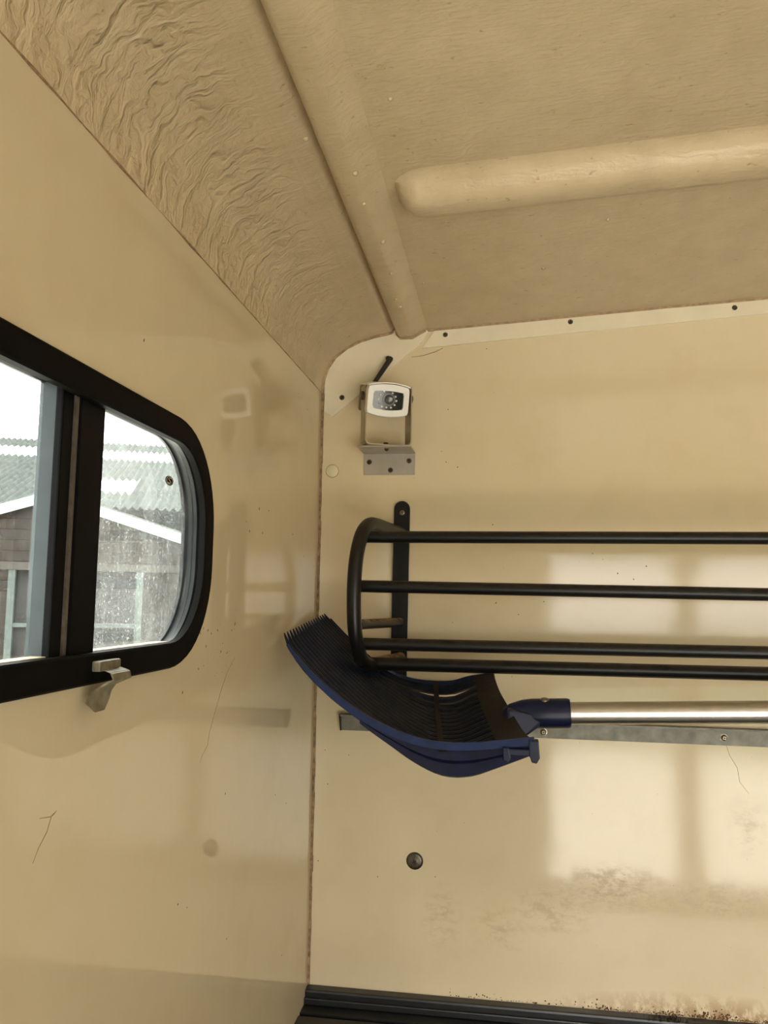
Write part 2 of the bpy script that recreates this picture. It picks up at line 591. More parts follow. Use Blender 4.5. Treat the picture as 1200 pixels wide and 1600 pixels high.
# moulded roof: one skin with its cove, crown and the long rib's valley
half = [(0.0, 1.9085), (0.003, 1.930), (0.0085, 1.9475), (0.020, 1.9645), (0.038, 1.9785), (0.058, 1.9880), (0.080, 1.9945), (0.100, 1.9984), (0.1060, 2.0000), (0.1088, 2.0040), (0.113, 2.0085)]
mid = [(0.155, 2.0125), (0.161, 2.0018), (0.3, 2.0111), (0.5, 2.0245), (0.7, 2.0365), (0.82, 2.0405), (0.9, 2.042)]
prof = half + mid
prof = prof + [(RX - x, z) for x, z in reversed(prof[:-1])]
ys = [0.0] + [RY * k / 8 for k in range(1, 9)]
vs = [(x, y, z) for y in ys for x, z in prof] + [(x, y, z + 0.012) for y in ys for x, z in prof]
n, k = len(prof), len(ys)
fs = []
for b in (0, n * k):
    for j in range(k - 1):
        for i in range(n - 1):
            q = b + j * n + i
            fs.append((q, q + 1, q + n + 1, q + n))
for j in range(k - 1):
    for i in (0, n - 1):
        q = j * n + i
        fs.append((q, q + n, q + n + n * k, q + n * k))
for i in range(n - 1):
    for j in (0, k - 1):
        q = j * n + i
        fs.append((q, q + 1, q + 1 + n * k, q + n * k))
ceiling = MB().add(vs, fs).build('ceiling', 'fibre', kind='structure', smooth=True, angle=50)

# long rib: shallow box section running the length of the roof
rp = [(0.1122, 2.0095), (0.1140, 1.9975), (0.1180, 1.9922), (0.1225, 1.9905), (0.1365, 1.9908), (0.1400, 1.9920), (0.1490, 1.9972), (0.1560, 2.0006), (0.1620, 2.0022)]
poly = rp + [(0.162, 2.0135)]
m = MB().prism([(x, -0.0005, z) for x, z in poly], (0, RY + 0.001, 0))
m.build('ceiling_rib', 'fibre', ceiling, smooth=True, angle=40)


# cross rib: rounded ridge with a chamfered end, following the crown of the roof
def roof_z(x):
    for (x0, z0), (x1, z1) in zip(prof, prof[1:]):
        if x0 <= x <= x1:
            return z0 + (z1 - z0) * (x - x0) / (x1 - x0)
    return 2.04


sec = [(-0.470, 0.001), (-0.463, -0.001), (-0.457, -0.0050), (-0.452, -0.0115), (-0.448, -0.0180), (-0.443, -0.0235), (-0.435, -0.0265), (-0.423, -0.0268), (-0.410, -0.0230), (-0.400, -0.0150), (-0.390, -0.006), (-0.382, 0.001)]
xs = [0.170, 0.176, 0.186, 0.198, 0.25, 0.3, 0.4, 0.5, 0.6, 0.7, 0.82, 0.9, 1.0, 1.2, 1.5, 1.6, 1.62]
kf = [0.02, 0.45, 0.85, 1.0] + [1.0] * 11 + [0.9, 0.02]
vs, fs = [], []
for x, f in zip(xs, kf):
    for i, (y, z) in enumerate(sec):
        yy = y if f > 0.9 else -0.425 + (y + 0.425) * (0.55 + 0.45 * f)
        vs.append((x, yy, roof_z(x) + (z * f if z < 0 else z)))
ns = len(sec)
for a in range(len(xs) - 1):
    for i in range(ns):
        l = (i + 1) % ns
        fs.append((a * ns + i, a * ns + l, (a + 1) * ns + l, (a + 1) * ns + i))
fs += [tuple(range(ns)), tuple(range((len(xs) - 1) * ns, len(xs) * ns))]
MB().add(vs, fs).build('ceiling_rib', 'fibre', ceiling, smooth=True, angle=60)

# raw edge of the moulding against the front panel
MB().tube([(x, -0.0022, z - 0.001) for x, z in half] + [(0.1150, -0.0022, 1.996), (0.1200, -0.0022, 1.9900), (0.1380, -0.0022, 1.9902), (0.147, -0.0022, 1.9955), (0.157, -0.0022, 2.0005)] + [(x, -0.0022, z) for x, z in mid], 0.0028, 8).build('ceiling_edge', 'edge', ceiling, smooth=True)
for x, y, z in [(0.1388, -0.4872, 1.9915), (0.1365, -0.4284, 1.9915), (0.142, -0.3345, 1.993), (0.1395, -0.2489, 1.992), (0.1339, -0.165, 1.9912), (0.1361, -0.1359, 1.9912), (0.1843, -0.5783, 2.0042), (0.1033, -0.5356, 2.0), (0.173, -0.1856, 2.0035), (0.3241, -0.1929, 2.0135), (0.3885, -0.311, 2.0178), (0.2212, -0.6859, 2.0065)]:
    r = random.uniform(0.0022, 0.0036)
    MB().lathe((x, y, z), (0, 0, -1), [(r * 1.1, -0.001), (r, 0.0006), (r * 0.8, 0.0016), (r * 0.45, 0.0023), (r * 0.1, 0.0026)], 10).build('resin_drop', 'blob', ceiling, smooth=True, angle=80)

jl = [(0.0007 * random.random(), -0.01 - 0.0275 * i, 1.9078 + random.uniform(-.0004, .0004)) for i in range(70)]
MB().tube(jl, [random.choice((0.0002, 0.0004, 0.0006, 0.0011)) for _ in jl], 6).build('joint_line', 'crack', ceiling)

# trims on the front panel
gus = [(0.0046, 1.9077), (0.003, 1.935), (0.0085, 1.955), (0.020, 1.972), (0.038, 1.986), (0.06, 1.996), (0.09, 2.003), (0.13, 2.003), (0.165, 2.0045), (0.1545, 1.9850), (0.0175, 1.8706), (0.0043, 1.8798)]
trim_2 = MB().prism([(x, -0.0032, z) for x, z in gus], (0, 0.0032, 0)).build('trim_2', 'white', kind='structure')
screw(trim_2, (0.1016, -0.0032, 1.9592), (0, -1, 0), 0.0032)
screw(trim_2, (0.0317, -0.0032, 1.9001), (0, -1, 0), 0.0032)
st = [(0.1532, 1.9740), (0.170, 1.9985), (0.176, 2.012), (0.9, 2.06), (0.9, 2.0290)]
trim_1 = MB().prism([(x, -0.0028, z) for x, z in st], (0, 0.0028, 0)).build('trim_1', 'white', kind='structure')
for x, z in ((0.1878, 1.9934), (0.3718, 2.0071), (0.602, 2.0201), (0.83, 2.037)):
    screw(trim_1, (x, -0.0028, z), (0, -1, 0), 0.0030)
m = MB()
zz = 1.0517
while zz < 1.906:
    w = random.uniform(0.0028, 0.0042)
    m.box((0, -w, zz), (w * 0.9, 0, min(1.907, zz + 0.022)))
    zz += 0.022
m.build('trim_3', 'seal', kind='structure')

# black rubber upstand and the ledge below it
baseboard = MB().box((0, -0.0185, 1.0335), (RX, 0, 1.0517)).build('baseboard_back', 'rubber', kind='structure', bevel=0.003)
m = MB().box((0, -0.0225, 1.0335), (RX, -0.0185, 1.0425))
m.build('rubber_lip', 'rubber', baseboard, bevel=0.0015)
m = MB().box((0, -0.42, 0.0), (RX, 0, 1.026)).box((0, -0.42, 1.026), (RX, 0, 1.030))
for k in range(13):
    y = -0.034 - k * 0.03
    m.box((0, y - 0.011, 1.0295), (RX, y + 0.011, 1.0335))
m.build('trim_4', 'rubber', kind='structure')

# marks on the panels: cracks and specks
def hair(parent, pts, n, r):
    P = [Vector(p) + Vector(n) * 0.0001 for p in pts]
    rs = [r * (0.4 + 0.6 * math.sin(math.pi * (i + 0.6) / (len(P) + 0.3))) for i in range(len(P))]
    MB().tube(P, rs, 5).build('hairline_crack', 'crack', parent)


hair(wall_left, [(0.0, -0.3713, 1.5353), (0.0, -0.3938, 1.5222), (0.0, -0.4108, 1.505), (0.0, -0.4268, 1.4856), (0.0, -0.4389, 1.4694), (0.0, -0.4428, 1.4582), (0.0, -0.4554, 1.4517), (0.0, -0.4612, 1.4459)], (1, 0, 0), 0.00025)
hair(wall_left, [(0.0, -0.7071, 1.4639), (0.0, -0.7128, 1.4622), (0.0, -0.717, 1.4538), (0.0, -0.7253, 1.4468), (0.0, -0.7306, 1.4395)], (1, 0, 0), 0.00025)
hair(wall_left, [(0.0, -0.726, 1.4640), (0.0, -0.7188, 1.4628), (0.0, -0.7128, 1.4618), (0.0, -0.7085, 1.4631)], (1, 0, 0), 0.00025)
hair(wall_back, [(0.5749, 0.0, 1.4085), (0.5795, 0.0, 1.3933), (0.589, 0.0, 1.3768), (0.5918, 0.0, 1.3584), (0.6029, 0.0, 1.3438)], (0, -1, 0), 0.0003)
hair(wall_back, [(0.1368, 0.0, 1.9612), (0.1533, 0.0, 1.9628), (0.1726, 0.0, 1.9682), (0.1841, 0.0, 1.9738)], (0, -1, 0), 0.0006)
SPB = [(0.1904, 1.8002), (0.3321, 1.5971), (0.2592, 1.7072), (0.4006, 1.6663), (0.4147, 1.6582), (0.4348, 1.6385), (0.3818, 1.6552), (0.2016, 1.5653), (0.296, 1.5782), (0.237, 1.4887), (0.2869, 1.4902), (0.2641, 1.5941), (0.0108, 1.2203), (0.0979, 1.2037), (0.0527, 1.3706), (0.0224, 1.3285), (0.0174, 1.3763), (0.1926, 1.8794), (0.0362, 1.922), (0.1836, 1.8166), (0.2074, 1.7924), (0.2491, 1.9709), (0.1959, 1.4711), (0.1799, 1.2089), (0.4566, 1.6306), (0.4744, 1.6489)]
SPL = [(-0.6163, 1.7947), (-0.473, 1.6462), (-0.3034, 1.6975), (-0.2651, 1.6994), (-0.2881, 1.671), (-0.0911, 1.6536), (-0.0921, 1.6288), (-0.0281, 1.6428), (-0.1531, 1.68), (-0.4646, 1.5682), (-0.4722, 1.5638), (-0.4527, 1.566), (-0.4264, 1.565), (-0.4103, 1.5518), (-0.3844, 1.5634), (-0.375, 1.5696), (-0.3958, 1.5415), (-0.4609, 1.5339), (-0.5095, 1.5147), (-0.4736, 1.532), (-0.2008, 1.3579), (-0.1479, 1.3355), (-0.5002, 1.3353), (-0.479, 1.3251), (-0.367, 1.2552), (-0.1493, 1.1504), (-0.3866, 1.4016), (-0.336, 1.6693), (-0.3483, 1.6787), (-0.1434, 1.8717), (-0.0913, 1.8617), (-0.4438, 1.5626), (-0.415, 1.5439), (-0.4562, 1.5512)]


def fleck(m, c, n, r, el):
    a = Vector((1, 0, 0)) if abs(n[1]) > 0.5 else Vector((0, 1, 0))
    b = Vector((0, 0, 1))
    q = random.uniform(-0.5, 0.5)
    a, b = a * math.cos(q) + b * math.sin(q), b * math.cos(q) - a * math.sin(q)
    base = [Vector(c) + a * r * random.uniform(.6, 1.1) * math.cos(t) + b * r * el * random.uniform(.6, 1.1) * math.sin(t) for t in (0, 1.05, 2.1, 3.14, 4.2, 5.25)]
    top = Vector(c) + Vector(n) * r * 0.5
    m.add(base + [top], [(i, (i + 1) % 6, 6) for i in range(6)] + [(5, 4, 3, 2, 1, 0)])


m = MB()
for x, z in SPB:
    fleck(m, (x, 0, z), (0, -1, 0), random.uniform(0.0005, 0.0011), random.uniform(0.8, 2))
for i in range(60):
    fleck(m, (random.uniform(0.02, 0.63), 0, random.uniform(1.06, 2.0)), (0, -1, 0), random.uniform(0.0002, 0.0005), 1)
m.build('dirt_specks', 'crumb', wall_back, kind='stuff')
m = MB()
for y, z in SPL:
    fleck(m, (0, y, z), (1, 0, 0), random.uniform(0.0006, 0.0012), random.uniform(0.8, 2.4))
for i in range(40):
    fleck(m, (0, random.uniform(-0.44, -0.37), random.uniform(1.52, 1.58)), (1, 0, 0), random.uniform(0.0002, 0.0005), 1.5)
m.build('dirt_specks', 'crumb', wall_left, kind='stuff')
m = MB()
for i in range(520):
    x = 0.40 + 0.26 * random.random() ** 0.8 if random.random() < 0.85 else random.uniform(0.2, 0.42)
    cl = 0.5 + 0.5 * math.sin(x * 60) * math.sin(x * 23 + 1)
    z = 1.0517 + abs(random.gauss(0, 0.0038)) * (0.3 + cl)
    fleck(m, (x, -0.0002, z), (0, -1, 0), random.uniform(0.0004, 0.0013) * (0.6 + cl), random.uniform(0.5, 1.2))
for i in range(120):
    x = random.gauss(0.485, 0.016)
    fleck(m, (x, -random.uniform(0.004, 0.018), 1.0517), (0, -0.5, 0.8), random.uniform(0.001, 0.0035), 0.8)
m.build('dirt_crumbs', 'crumb', baseboard, kind='stuff')

# ------------------------------------------------------------------ window in the side panel
win = empty('window_1', (0, -0.70, 1.64), 'structure')
path = rrect(0.0)
ctr = Vector((0, (WIN_Y0 + WIN_Y1) / 2, (WIN_Z0 + WIN_Z1) / 2))


def ring(inset_x, name, mat, bevel=False):
    """closed ring through a list of (inset, x) section points"""
    loops = [[Vector((x, p.y, p.z)) for p in rrect(i)] for i, x in inset_x]
    k = len(loops[0])
    vs = [v for l in loops for v in l]
    fs = []
    for a in range(len(loops)):
        b = (a + 1) % len(loops)
        for i in range(k):
            j = (i + 1) % k
            fs.append((a * k + i, a * k + j, b * k + j, b * k + i))
    return MB().add(vs, fs).build(name, mat, win, smooth=True, angle=30)


ring([(0, 0.0), (0.0004, 0.0050), (0.002, 0.0068), (0.0195, 0.0068), (0.0210, 0.0056), (0.0212, 0.0), (0.0155, -0.001), (0.0125, -0.0192), (0.0115, -0.0192), (0.0115, 0.0)], 'frame', 'wframe')
ring([(0.0100, -0.002), (0.0150, -0.0015), (0.0172, -0.004), (0.0170, -0.007), (0.0145, -0.0095), (0.0138, -0.0125), (0.0142, -0.0150), (0.0150, -0.0162), (0.0150, -0.0185), (0.0100, -0.0192)], 'gasket', 'gasket')
# outer aluminium-look flange on the vehicle's outside
ring([(-0.008, -0.0195), (-0.008, -0.0215), (0.0105, -0.0215), (0.0115, -0.0195)], 'outer_flange', 'wframe')
yb, zb0, zb1 = -0.671, WIN_Z0 + 0.0145, WIN_Z1 - 0.0145
# pale dusty track along the sill
MB().box((-0.0155, -0.88, zb0 - 0.0015), (-0.0040, -0.535, zb0 + 0.0068)).build('sill_track', 'channel', win, bevel=0.0008)


def pane(y0, y1, x, name, mat):
    pts = [Vector((x, min(max(p.y, y0), y1), p.z)) for p in rrect(0.0128)]
    q = []
    for p in pts:
        if not q or (p - q[-1]).length > 1e-6:
            q.append(p)
    if (q[0] - q[-1]).length < 1e-6:
        q.pop()
    return MB().prism(q, (-0.003, 0, 0)).build(name, mat, win)


pane(-0.690, 0.0, -0.0165, 'fixed_glass', 'g_dirty')
pane(-2.0, -0.722, -0.0165, 'sliding_glass', 'g_clean')
# centre bars where the two sashes meet
MB().box((-0.022, -0.7035, zb0), (0.0, -0.6705, zb1)).build('mullion', 'wblack', win, bevel=0.0012)
MB().box((-0.0075, -0.7225, zb0), (-0.002, -0.7090, zb1)).build('mullion', 'wblack', win, bevel=0.0012)
MB().box((-0.0190, -0.7215, zb0), (-0.0075, -0.7090, zb1)).build('sash_edge', 'stile', win)  # side face of the black sash, its sky reflection painted in as blue-grey
MB().box((-0.016, -0.7088, zb0), (-0.0008, -0.7050, zb1)).build('highlight_strip', 'hilite', win)  # paler strip: the highlight between the bars, put into the colour
# latch hooked over the sill
lt = MB().box((0.004, -0.6840, 1.5475), (0.0125, -0.6540, 1.5545)).build('latch', 'latch', win, bevel=0.0012)
pp = [Vector((0.009, 0, 1.5500)), Vector((0.0180, 0, 1.5470)), Vector((0.0195, 0, 1.5425)), Vector((0.0120, 0, 1.5385)), Vector((0.0085, 0, 1.5340)), Vector((0.0085, 0, 1.5285)), Vector((0.0105, 0, 1.5225))]
wd = [(-.681, -.655), (-.681, -.654), (-.680, -.655), (-.681, -.662), (-.690, -.661), (-.694, -.664), (-.687, -.674)]
vs, fs = [], []
for p, (a, b) in zip(pp, wd):
    for dx in (0, 0.0014):
        vs += [(p.x + dx, a, p.z - dx * 0.5), (p.x + dx, b, p.z - dx * 0.5)]
for i in range(len(pp) - 1):
    a, b = i * 4, i * 4 + 4
    fs += [(a, a + 1, b + 1, b), (a + 2, b + 2, b + 3, a + 3), (a, b, b + 2, a + 2), (a + 1, a + 3, b + 3, b + 1)]
fs += [(0, 2, 3, 1), (len(vs) - 4, len(vs) - 3, len(vs) - 1, len(vs) - 2)]
MB().add(vs, fs).build('lever', 'latch', lt, smooth=True, angle=50)
# small oval glazing mark
mk = Vector((-0.0164, -0.5190, 1.6990))
el = [Vector((0, 0.0085 * math.cos(t * math.pi / 12), 0.0042 * math.sin(t * math.pi / 12))) for t in range(24)]
gm = MB().prism([mk + p for p in el], (0.0004, 0, 0)).build('glass_mark', 'wframe', win)
m = MB()
m.tube([mk + p * 0.8 + Vector((0.0005, 0, 0)) for p in el], 0.00018, 5, closed=True)
m.tube([mk + Vector((0.0006, y, z)) for y, z in ((0.0030, 0.0020), (0.0, 0.0026), (-0.0030, 0.0014), (0.0, 0.0), (0.0030, -0.0012), (0.0, -0.0025), (-0.0030, -0.0018))], 0.00028, 5)
m.build('mark_print', 'plug', gm)

# ------------------------------------------------------------------ rear-view camera on its bracket
cu = tag(empty('surveillance_camera', (0.1076, -0.045, 1.8145)), 'small white camera on a steel yoke and angle bracket high in the corner', 'camera')
m = MB().box((0.0672, -0.0022, 1.7812), (0.1442, 0.0, 1.8150)).box((0.0672, -0.0615, 1.8128), (0.1442, 0.0, 1.8150))
plate = m.build('angle_bracket', 'anod', cu)
for x, z in ((0.0755, 1.8007), (0.1355, 1.8021), (0.1077, 1.7883)):
    screw(plate, (x, -0.0022, z), (0, -1, 0), 0.0031)
screw(plate, (0.1076, -0.045, 1.8128), (0, 0, -1), 0.0030)
RZ = Matrix.Translation((0.1065, -0.046, 1.8152)) @ Matrix.Rotation(math.radians(24), 4, 'Z')
RT = RZ @ Matrix.Translation((-0.0052, 0.018, 0.0745)) @ Matrix.Rotation(math.radians(15), 4, 'X') @ Matrix.Translation((0, 0, -0.066))
# yoke: U of flat strip
o_, i_, h_ = 0.0345, 0.0330, 0.088
U = [(-o_, h_), (-o_, 0.006), (-o_ + 0.002, 0.002), (-o_ + 0.006, 0.0), (o_ - 0.006, 0.0), (o_ - 0.002, 0.002), (o_, 0.006), (o_, h_), (i_, h_), (i_, 0.0075), (i_ - 0.0015, 0.0035), (i_ - 0.005, 0.0015), (-i_ + 0.005, 0.0015), (-i_ + 0.0015, 0.0035), (-i_, 0.0075), (-i_, h_)]
yk = MB().prism([(x, -0.014, z) for x, z in U], (0, 0.028, 0)).xf(RZ).build('yoke', 'yoke', cu)
MB().lathe((0, 0, 0.0015), (0, 0, 1), [(0.0038, 0), (0.0038, 0.004), (0.003, 0.005)], 8).xf(RZ).build('bolt', 'hole', yk)
for s in (-1, 1):
    MB().lathe((s * o_, 0, 0.073), (s, 0, 0), [(0.0065, 0), (0.0065, 0.0035), (0.005, 0.0048)], 14).xf(RZ).build('knob', 'cambody', yk, smooth=True)
# housing
hw, hz0, hz1 = 0.0300, 0.0475, 0.0850


def bulge(w, z0, z1, cr, up, dn, k=10):
    """rounded panel outline whose top and bottom bow outwards"""
    pts = []
    for i in range(k + 1):
        t = -1 + 2 * i / k
        pts.append((w * t, z0 - dn * (1 - t * t)))
    pts[0] = (-w + cr * .3, z0)
    pts[-1] = (w - cr * .3, z0)
    side = [(w, z0 + cr), (w, z1 - cr)]
    top = [(w * (1 - 2 * i / k), z1 + up * (1 - (1 - 2 * i / k) ** 2)) for i in range(k + 1)]
    top[0] = (w - cr * .3, z1)
    top[-1] = (-w + cr * .3, z1)
    return pts + side + top + [(-w, z1 - cr), (-w, z0 + cr)]


out = bulge(hw - 0.001, hz0, hz1, 0.003, 0.003, 0.003)
MB().prism([(x, -0.040, z) for x, z in out], (0, 0.050, 0)).xf(RT).build('housing', 'cambody', cu, smooth=True, angle=40)
# white bezel ring with a flared hood
bo = bulge(hw + 0.0005, hz0 - 0.001, hz1 - 0.0005, 0.004, 0.0042, 0.0046)
bi = bulge(hw - 0.0075, hz0 + 0.0065, hz1 - 0.0080, 0.004, 0.0018, 0.0024)
m = MB()
kb = len(bo)
vs = [(x, -0.047, z) for x, z in bo] + [(x * .985, -0.0485, 0.0665 + (z - 0.0665) * .97) for x, z in bo] + [(x, -0.0485, z) for x, z in bi] + [(x, -0.044, z) for x, z in bi] + [(x, -0.036, z) for x, z in bo]
fs = []
for a in range(5):
    b = (a + 1) % 5
    for i in range(kb):
        j = (i + 1) % kb
        fs.append((a * kb + i, a * kb + j, b * kb + j, b * kb + i))
bz = m.add(vs, fs).xf(RT).build('bezel', 'camwhite', cu, smooth=True, angle=40)
top = [(x, z) for x, z in bulge(hw + 0.0018, hz0, hz1 + 0.0012, 0.003, 0.0046, 0.004) if z > hz1 - 0.001]
top.sort()
poly = top + [(x, z - 0.0014) for x, z in reversed(top)]
MB().prism([(x, -0.051, z) for x, z in poly], (0, 0.055, 0)).xf(RT).build('hood', 'camwhite', cu)
MB().prism([(x, -0.0452, z) for x, z in bi], (0, 0.004, 0)).xf(RT).build('lens_window', 'lens', cu)
lp = cu.children[-1]
lp = [c for c in cu.children if c.name.startswith('lens_window')][0]
cx_, cz_ = 0.0015, 0.0668
MB().lathe((cx_, -0.0452, cz_), (0, -1, 0), [(0.0092, 0), (0.0092, 0.0012), (0.007, 0.0012), (0.0062, 0.0006), (0.003, 0.0004)], 24).xf(RT).build('lens', 'lensglass', lp, smooth=True)
wx, wz = hw - 0.0075, (hz1 - 0.0080 - hz0 - 0.0065) / 2
for px, py in ((400, 290), (380, 370), (395, 445), (445, 500), (515, 505), (590, 505), (645, 455), (670, 380), (650, 310), (600, 250), (460, 240)):
    ux, uz = (px - 532) / 248 * wx, (372 - py) / 150 * wz * 1.05 + 0.0664
    MB().lathe((ux, -0.0450, uz), (0, -1, 0), [(0.0015, 0), (0.0015, 0.0010), (0.0010, 0.0020), (0.0002, 0.0023)], 10).xf(RT).build('infrared_led', 'led', lp, smooth=True, angle=70)
a0, a1 = Vector((0.0775, -0.020, 1.9080)), Vector((0.1085, -0.016, 1.9570))
MB().tube([a0, a0.lerp(a1, .12), a0.lerp(a1, .14), a0.lerp(a1, .5), a0.lerp(a1, .95), a1], [0.0040, 0.0040, 0.0032, 0.0036, 0.0042, 0.0028], 10).build('antenna', 'rubber', cu, smooth=True)
MB().tube([(0.0770, -0.020, 1.895), (0.0775, -0.020, 1.908)], 0.0045, 10).build('antenna_base', 'rubber', cu, smooth=True)

# ------------------------------------------------------------------ black hay rack
rk = tag(empty('hay_rack', (0.127, 0.0, 1.60)), 'black tubular hay rack with four long bars mounted on the front panel', 'rack')
# flat wall straps with rounded ends
for name, xc in (('wall_strap', 0.1262), ('wall_strap', 0.90)):
    pts = [(xc + 0.0117 * math.cos(t * math.pi / 10), 1.7300 + 0.0117 * math.sin(t * math.pi / 10)) for t in range(11)]
    pts += [(xc + 0.0117 * math.cos(t * math.pi / 10), 1.468 + 0.0117 * math.sin(t * math.pi / 10)) for t in range(10, 21)]
    b = MB().prism([(x - (1.74 - z) * 0.008, -0.005, z) for x, z in pts], (0, 0.005, 0)).build(name, 'blackbar', rk)
    screw(b, (xc + 0.0003, -0.005, 1.7243), (0, -1, 0), 0.0030, 'steel')
    screw(b, (xc - 0.002, -0.005, 1.478), (0, -1, 0), 0.0030, 'steel')
HOOP = [(0.1255, -0.004, 1.6940), (0.1132, -0.0655, 1.6954), (0.1044, -0.1078, 1.697), (0.0985, -0.1357, 1.6945), (0.0935, -0.1595, 1.6791), (0.0902, -0.1752, 1.6502), (0.089, -0.1808, 1.6168), (0.0891, -0.1802, 1.5856), (0.0901, -0.1757, 1.5575), (0.0923, -0.1651, 1.5355), (0.0961, -0.1471, 1.5174), (0.1023, -0.1176, 1.5100), (0.1124, -0.0698, 1.5100), (0.1262, -0.004, 1.511)]
hp = spline(HOOP, 60)
R_T = 0.0078
MB().tube(hp, 0.0093, 14).build('hoop', 'rack', rk, smooth=True)
# the same hoop, mirrored, at the far end
MB().tube([(1.0265 - p.x, p.y, p.z) for p in hp], 0.0093, 14).build('hoop', 'rack', rk, smooth=True)
for x0, x1 in ((0.0895, 0.1258), (0.9370, 0.9007)):
    MB().tube([(x0, -0.1537, 1.5641), (x1, -0.004, 1.5636)], 0.0066, 12).build('strut', 'rackdusty', rk, smooth=True)
# dusty lower leg sleeve over the hoop's return
MB().tube(spline([(0.1040, -0.109, 1.5103), (0.1124, -0.0698, 1.5103), (0.1262, -0.0045, 1.5113)], 8), 0.0095, 14).build('lower_leg', 'rackdusty', rk, smooth=True)
for (x, y, z), dz in (((0.0982, -0.1372, 1.6783), 0.0011), ((0.0956, -0.1496, 1.6134), -0.0031), ((0.0945, -0.1547, 1.5398), 0.0013), ((0.1033, -0.1131, 1.5118), 0.0012)):
    e = 1.0265 - x
    sl = dz / 0.495
    b = MB().tube([(x - 0.006, y, z), (x + 0.2, y, z + 0.2 * sl), (e + 0.006, y, z + (e - x) * sl)], 0.0079 if z > 1.52 else 0.0088, 14).build('bar', 'rack', rk, smooth=True)

# ------------------------------------------------------------------ galvanised rail
rl = tag(empty('steel_rail', (0.04, 0.0, 1.418)), 'galvanised steel rail screwed along the front panel below the black rack', 'rail')
m = MB().box((0.0415, -0.0035, 1.4065), (1.10, 0.0, 1.4300)).box((0.0415, -0.016, 1.4280), (1.10, 0.0, 1.4300))
m.build('angle_strip', 'galv', rl)
MB().prism([(0.040, -0.0165, 1.4305), (0.040, 0, 1.4305), (0.040, 0, 1.4060), (0.040, -0.0045, 1.4060)], (0.0016, 0, 0)).build('end_cap', 'rubber', rl)
for x, z in ((0.5718, 1.4169), (0.3305, 1.4151), (0.095, 1.418), (0.82, 1.417)):
    screw(rl, (x, -0.0035, z), (0, -1, 0), 0.0042, 'steel', h=0.0045)

# ------------------------------------------------------------------ blue bedding fork
fk = tag(empty('bedding_fork', (0.29, -0.23, 1.45)), 'dark blue plastic bedding fork with aluminium handle lying under the black rack', 'fork')
NEAR = [(0.031, -0.3, 1.5574), (0.0398, -0.3036, 1.5422), (0.0542, -0.3073, 1.5267), (0.0773, -0.3109, 1.5049), (0.1069, -0.3145, 1.4831), (0.1357, -0.3182, 1.4671), (0.1639, -0.3218, 1.4561), (0.1915, -0.3255, 1.4492), (0.2186, -0.3291, 1.4471), (0.2451, -0.3327, 1.4488), (0.2712, -0.3364, 1.4524), (0.3064, -0.34, 1.4577)]
FAR = [(0.0314, -0.085, 1.5765), (0.0458, -0.07, 1.557), (0.0625, -0.055, 1.5364), (0.0982, -0.035, 1.503), (0.1435, -0.03, 1.4833), (0.1982, -0.035, 1.481), (0.2296, -0.042, 1.4897), (0.2622, -0.05, 1.4958)]
NU = 49
near, far = spline(NEAR, NU), spline(FAR, NU)


SAGP = spline([(u, 0, d) for u, d in ((0, 0), (0.15, 0), (0.30, 0.0015), (0.38, 0.0045), (0.5, 0.0105), (0.6, 0.0195), (0.7, 0.0275), (0.79, 0.0275), (0.87, 0.0215), (1.0, 0.010))], 90)


def sag(u):
    for a, b in zip(SAGP, SAGP[1:]):
        if u <= b.x:
            return max(0.0, a.z + (b.z - a.z) * (u - a.x) / max(1e-9, b.x - a.x))
    return SAGP[-1].z


def S(u, v):
    i = min(int(u * (NU - 1)), NU - 2)
    t = u * (NU - 1) - i
    p = near[i].lerp(near[i + 1], t)
    q = far[i].lerp(far[i + 1], t)
    w = 1 - abs(2 * v - 1) ** 5
    return p.lerp(q, v) + Vector((0, 0, -sag(u) * w))


def Nrm(u, v):
    du = S(min(1, u + .01), v) - S(max(0, u - .01), v)
    dv = S(u, min(1, v + .02)) - S(u, max(0, v - .02))
    n = du.cross(dv).normalized()
    return n if n.z > 0 or n.x > 0 else -n


NT = 17
for j in range(NT):
    v = (j + 0.5) / NT
    us = [0.0, 0.012, 0.036, 0.065] + [0.065 + 0.855 * k / 20 for k in range(1, 21)]
    wid = (S(0.3, v + .02) - S(0.3, v - .02)).length / .04 / NT
    hw_ = [0.07, 0.24, 0.42, 0.6, 0.85] + [1.0] * 19
    vs, fs = [], []
    for u, f in zip(us, hw_):
        p = S(u, v)
        n_ = Nrm(u, v)
        dv = (S(u, v + .02) - S(u, v - .02))
        step = dv.length / .04 / NT
        dv = dv.normalized()
        a = step * 0.36 * f
        h = 0.0055 * (0.08 + 0.92 * f)
        vs += [p - dv * a + n_ * h * .3, p + n_ * h * .5, p + dv * a + n_ * h * .3, p + dv * a * .45 - n_ * h, p - dv * a * .45 - n_ * h]
    for i in range(len(us) - 1):
        for q in range(5):
            l = (q + 1) % 5
            fs.append((i * 5 + q, i * 5 + l, i * 5 + 5 + l, i * 5 + 5 + q))
    fs += [(4, 3, 2, 1, 0), tuple(range(len(vs) - 5, len(vs)))]
    MB().add(vs, fs).build('tine', 'tine', fk)


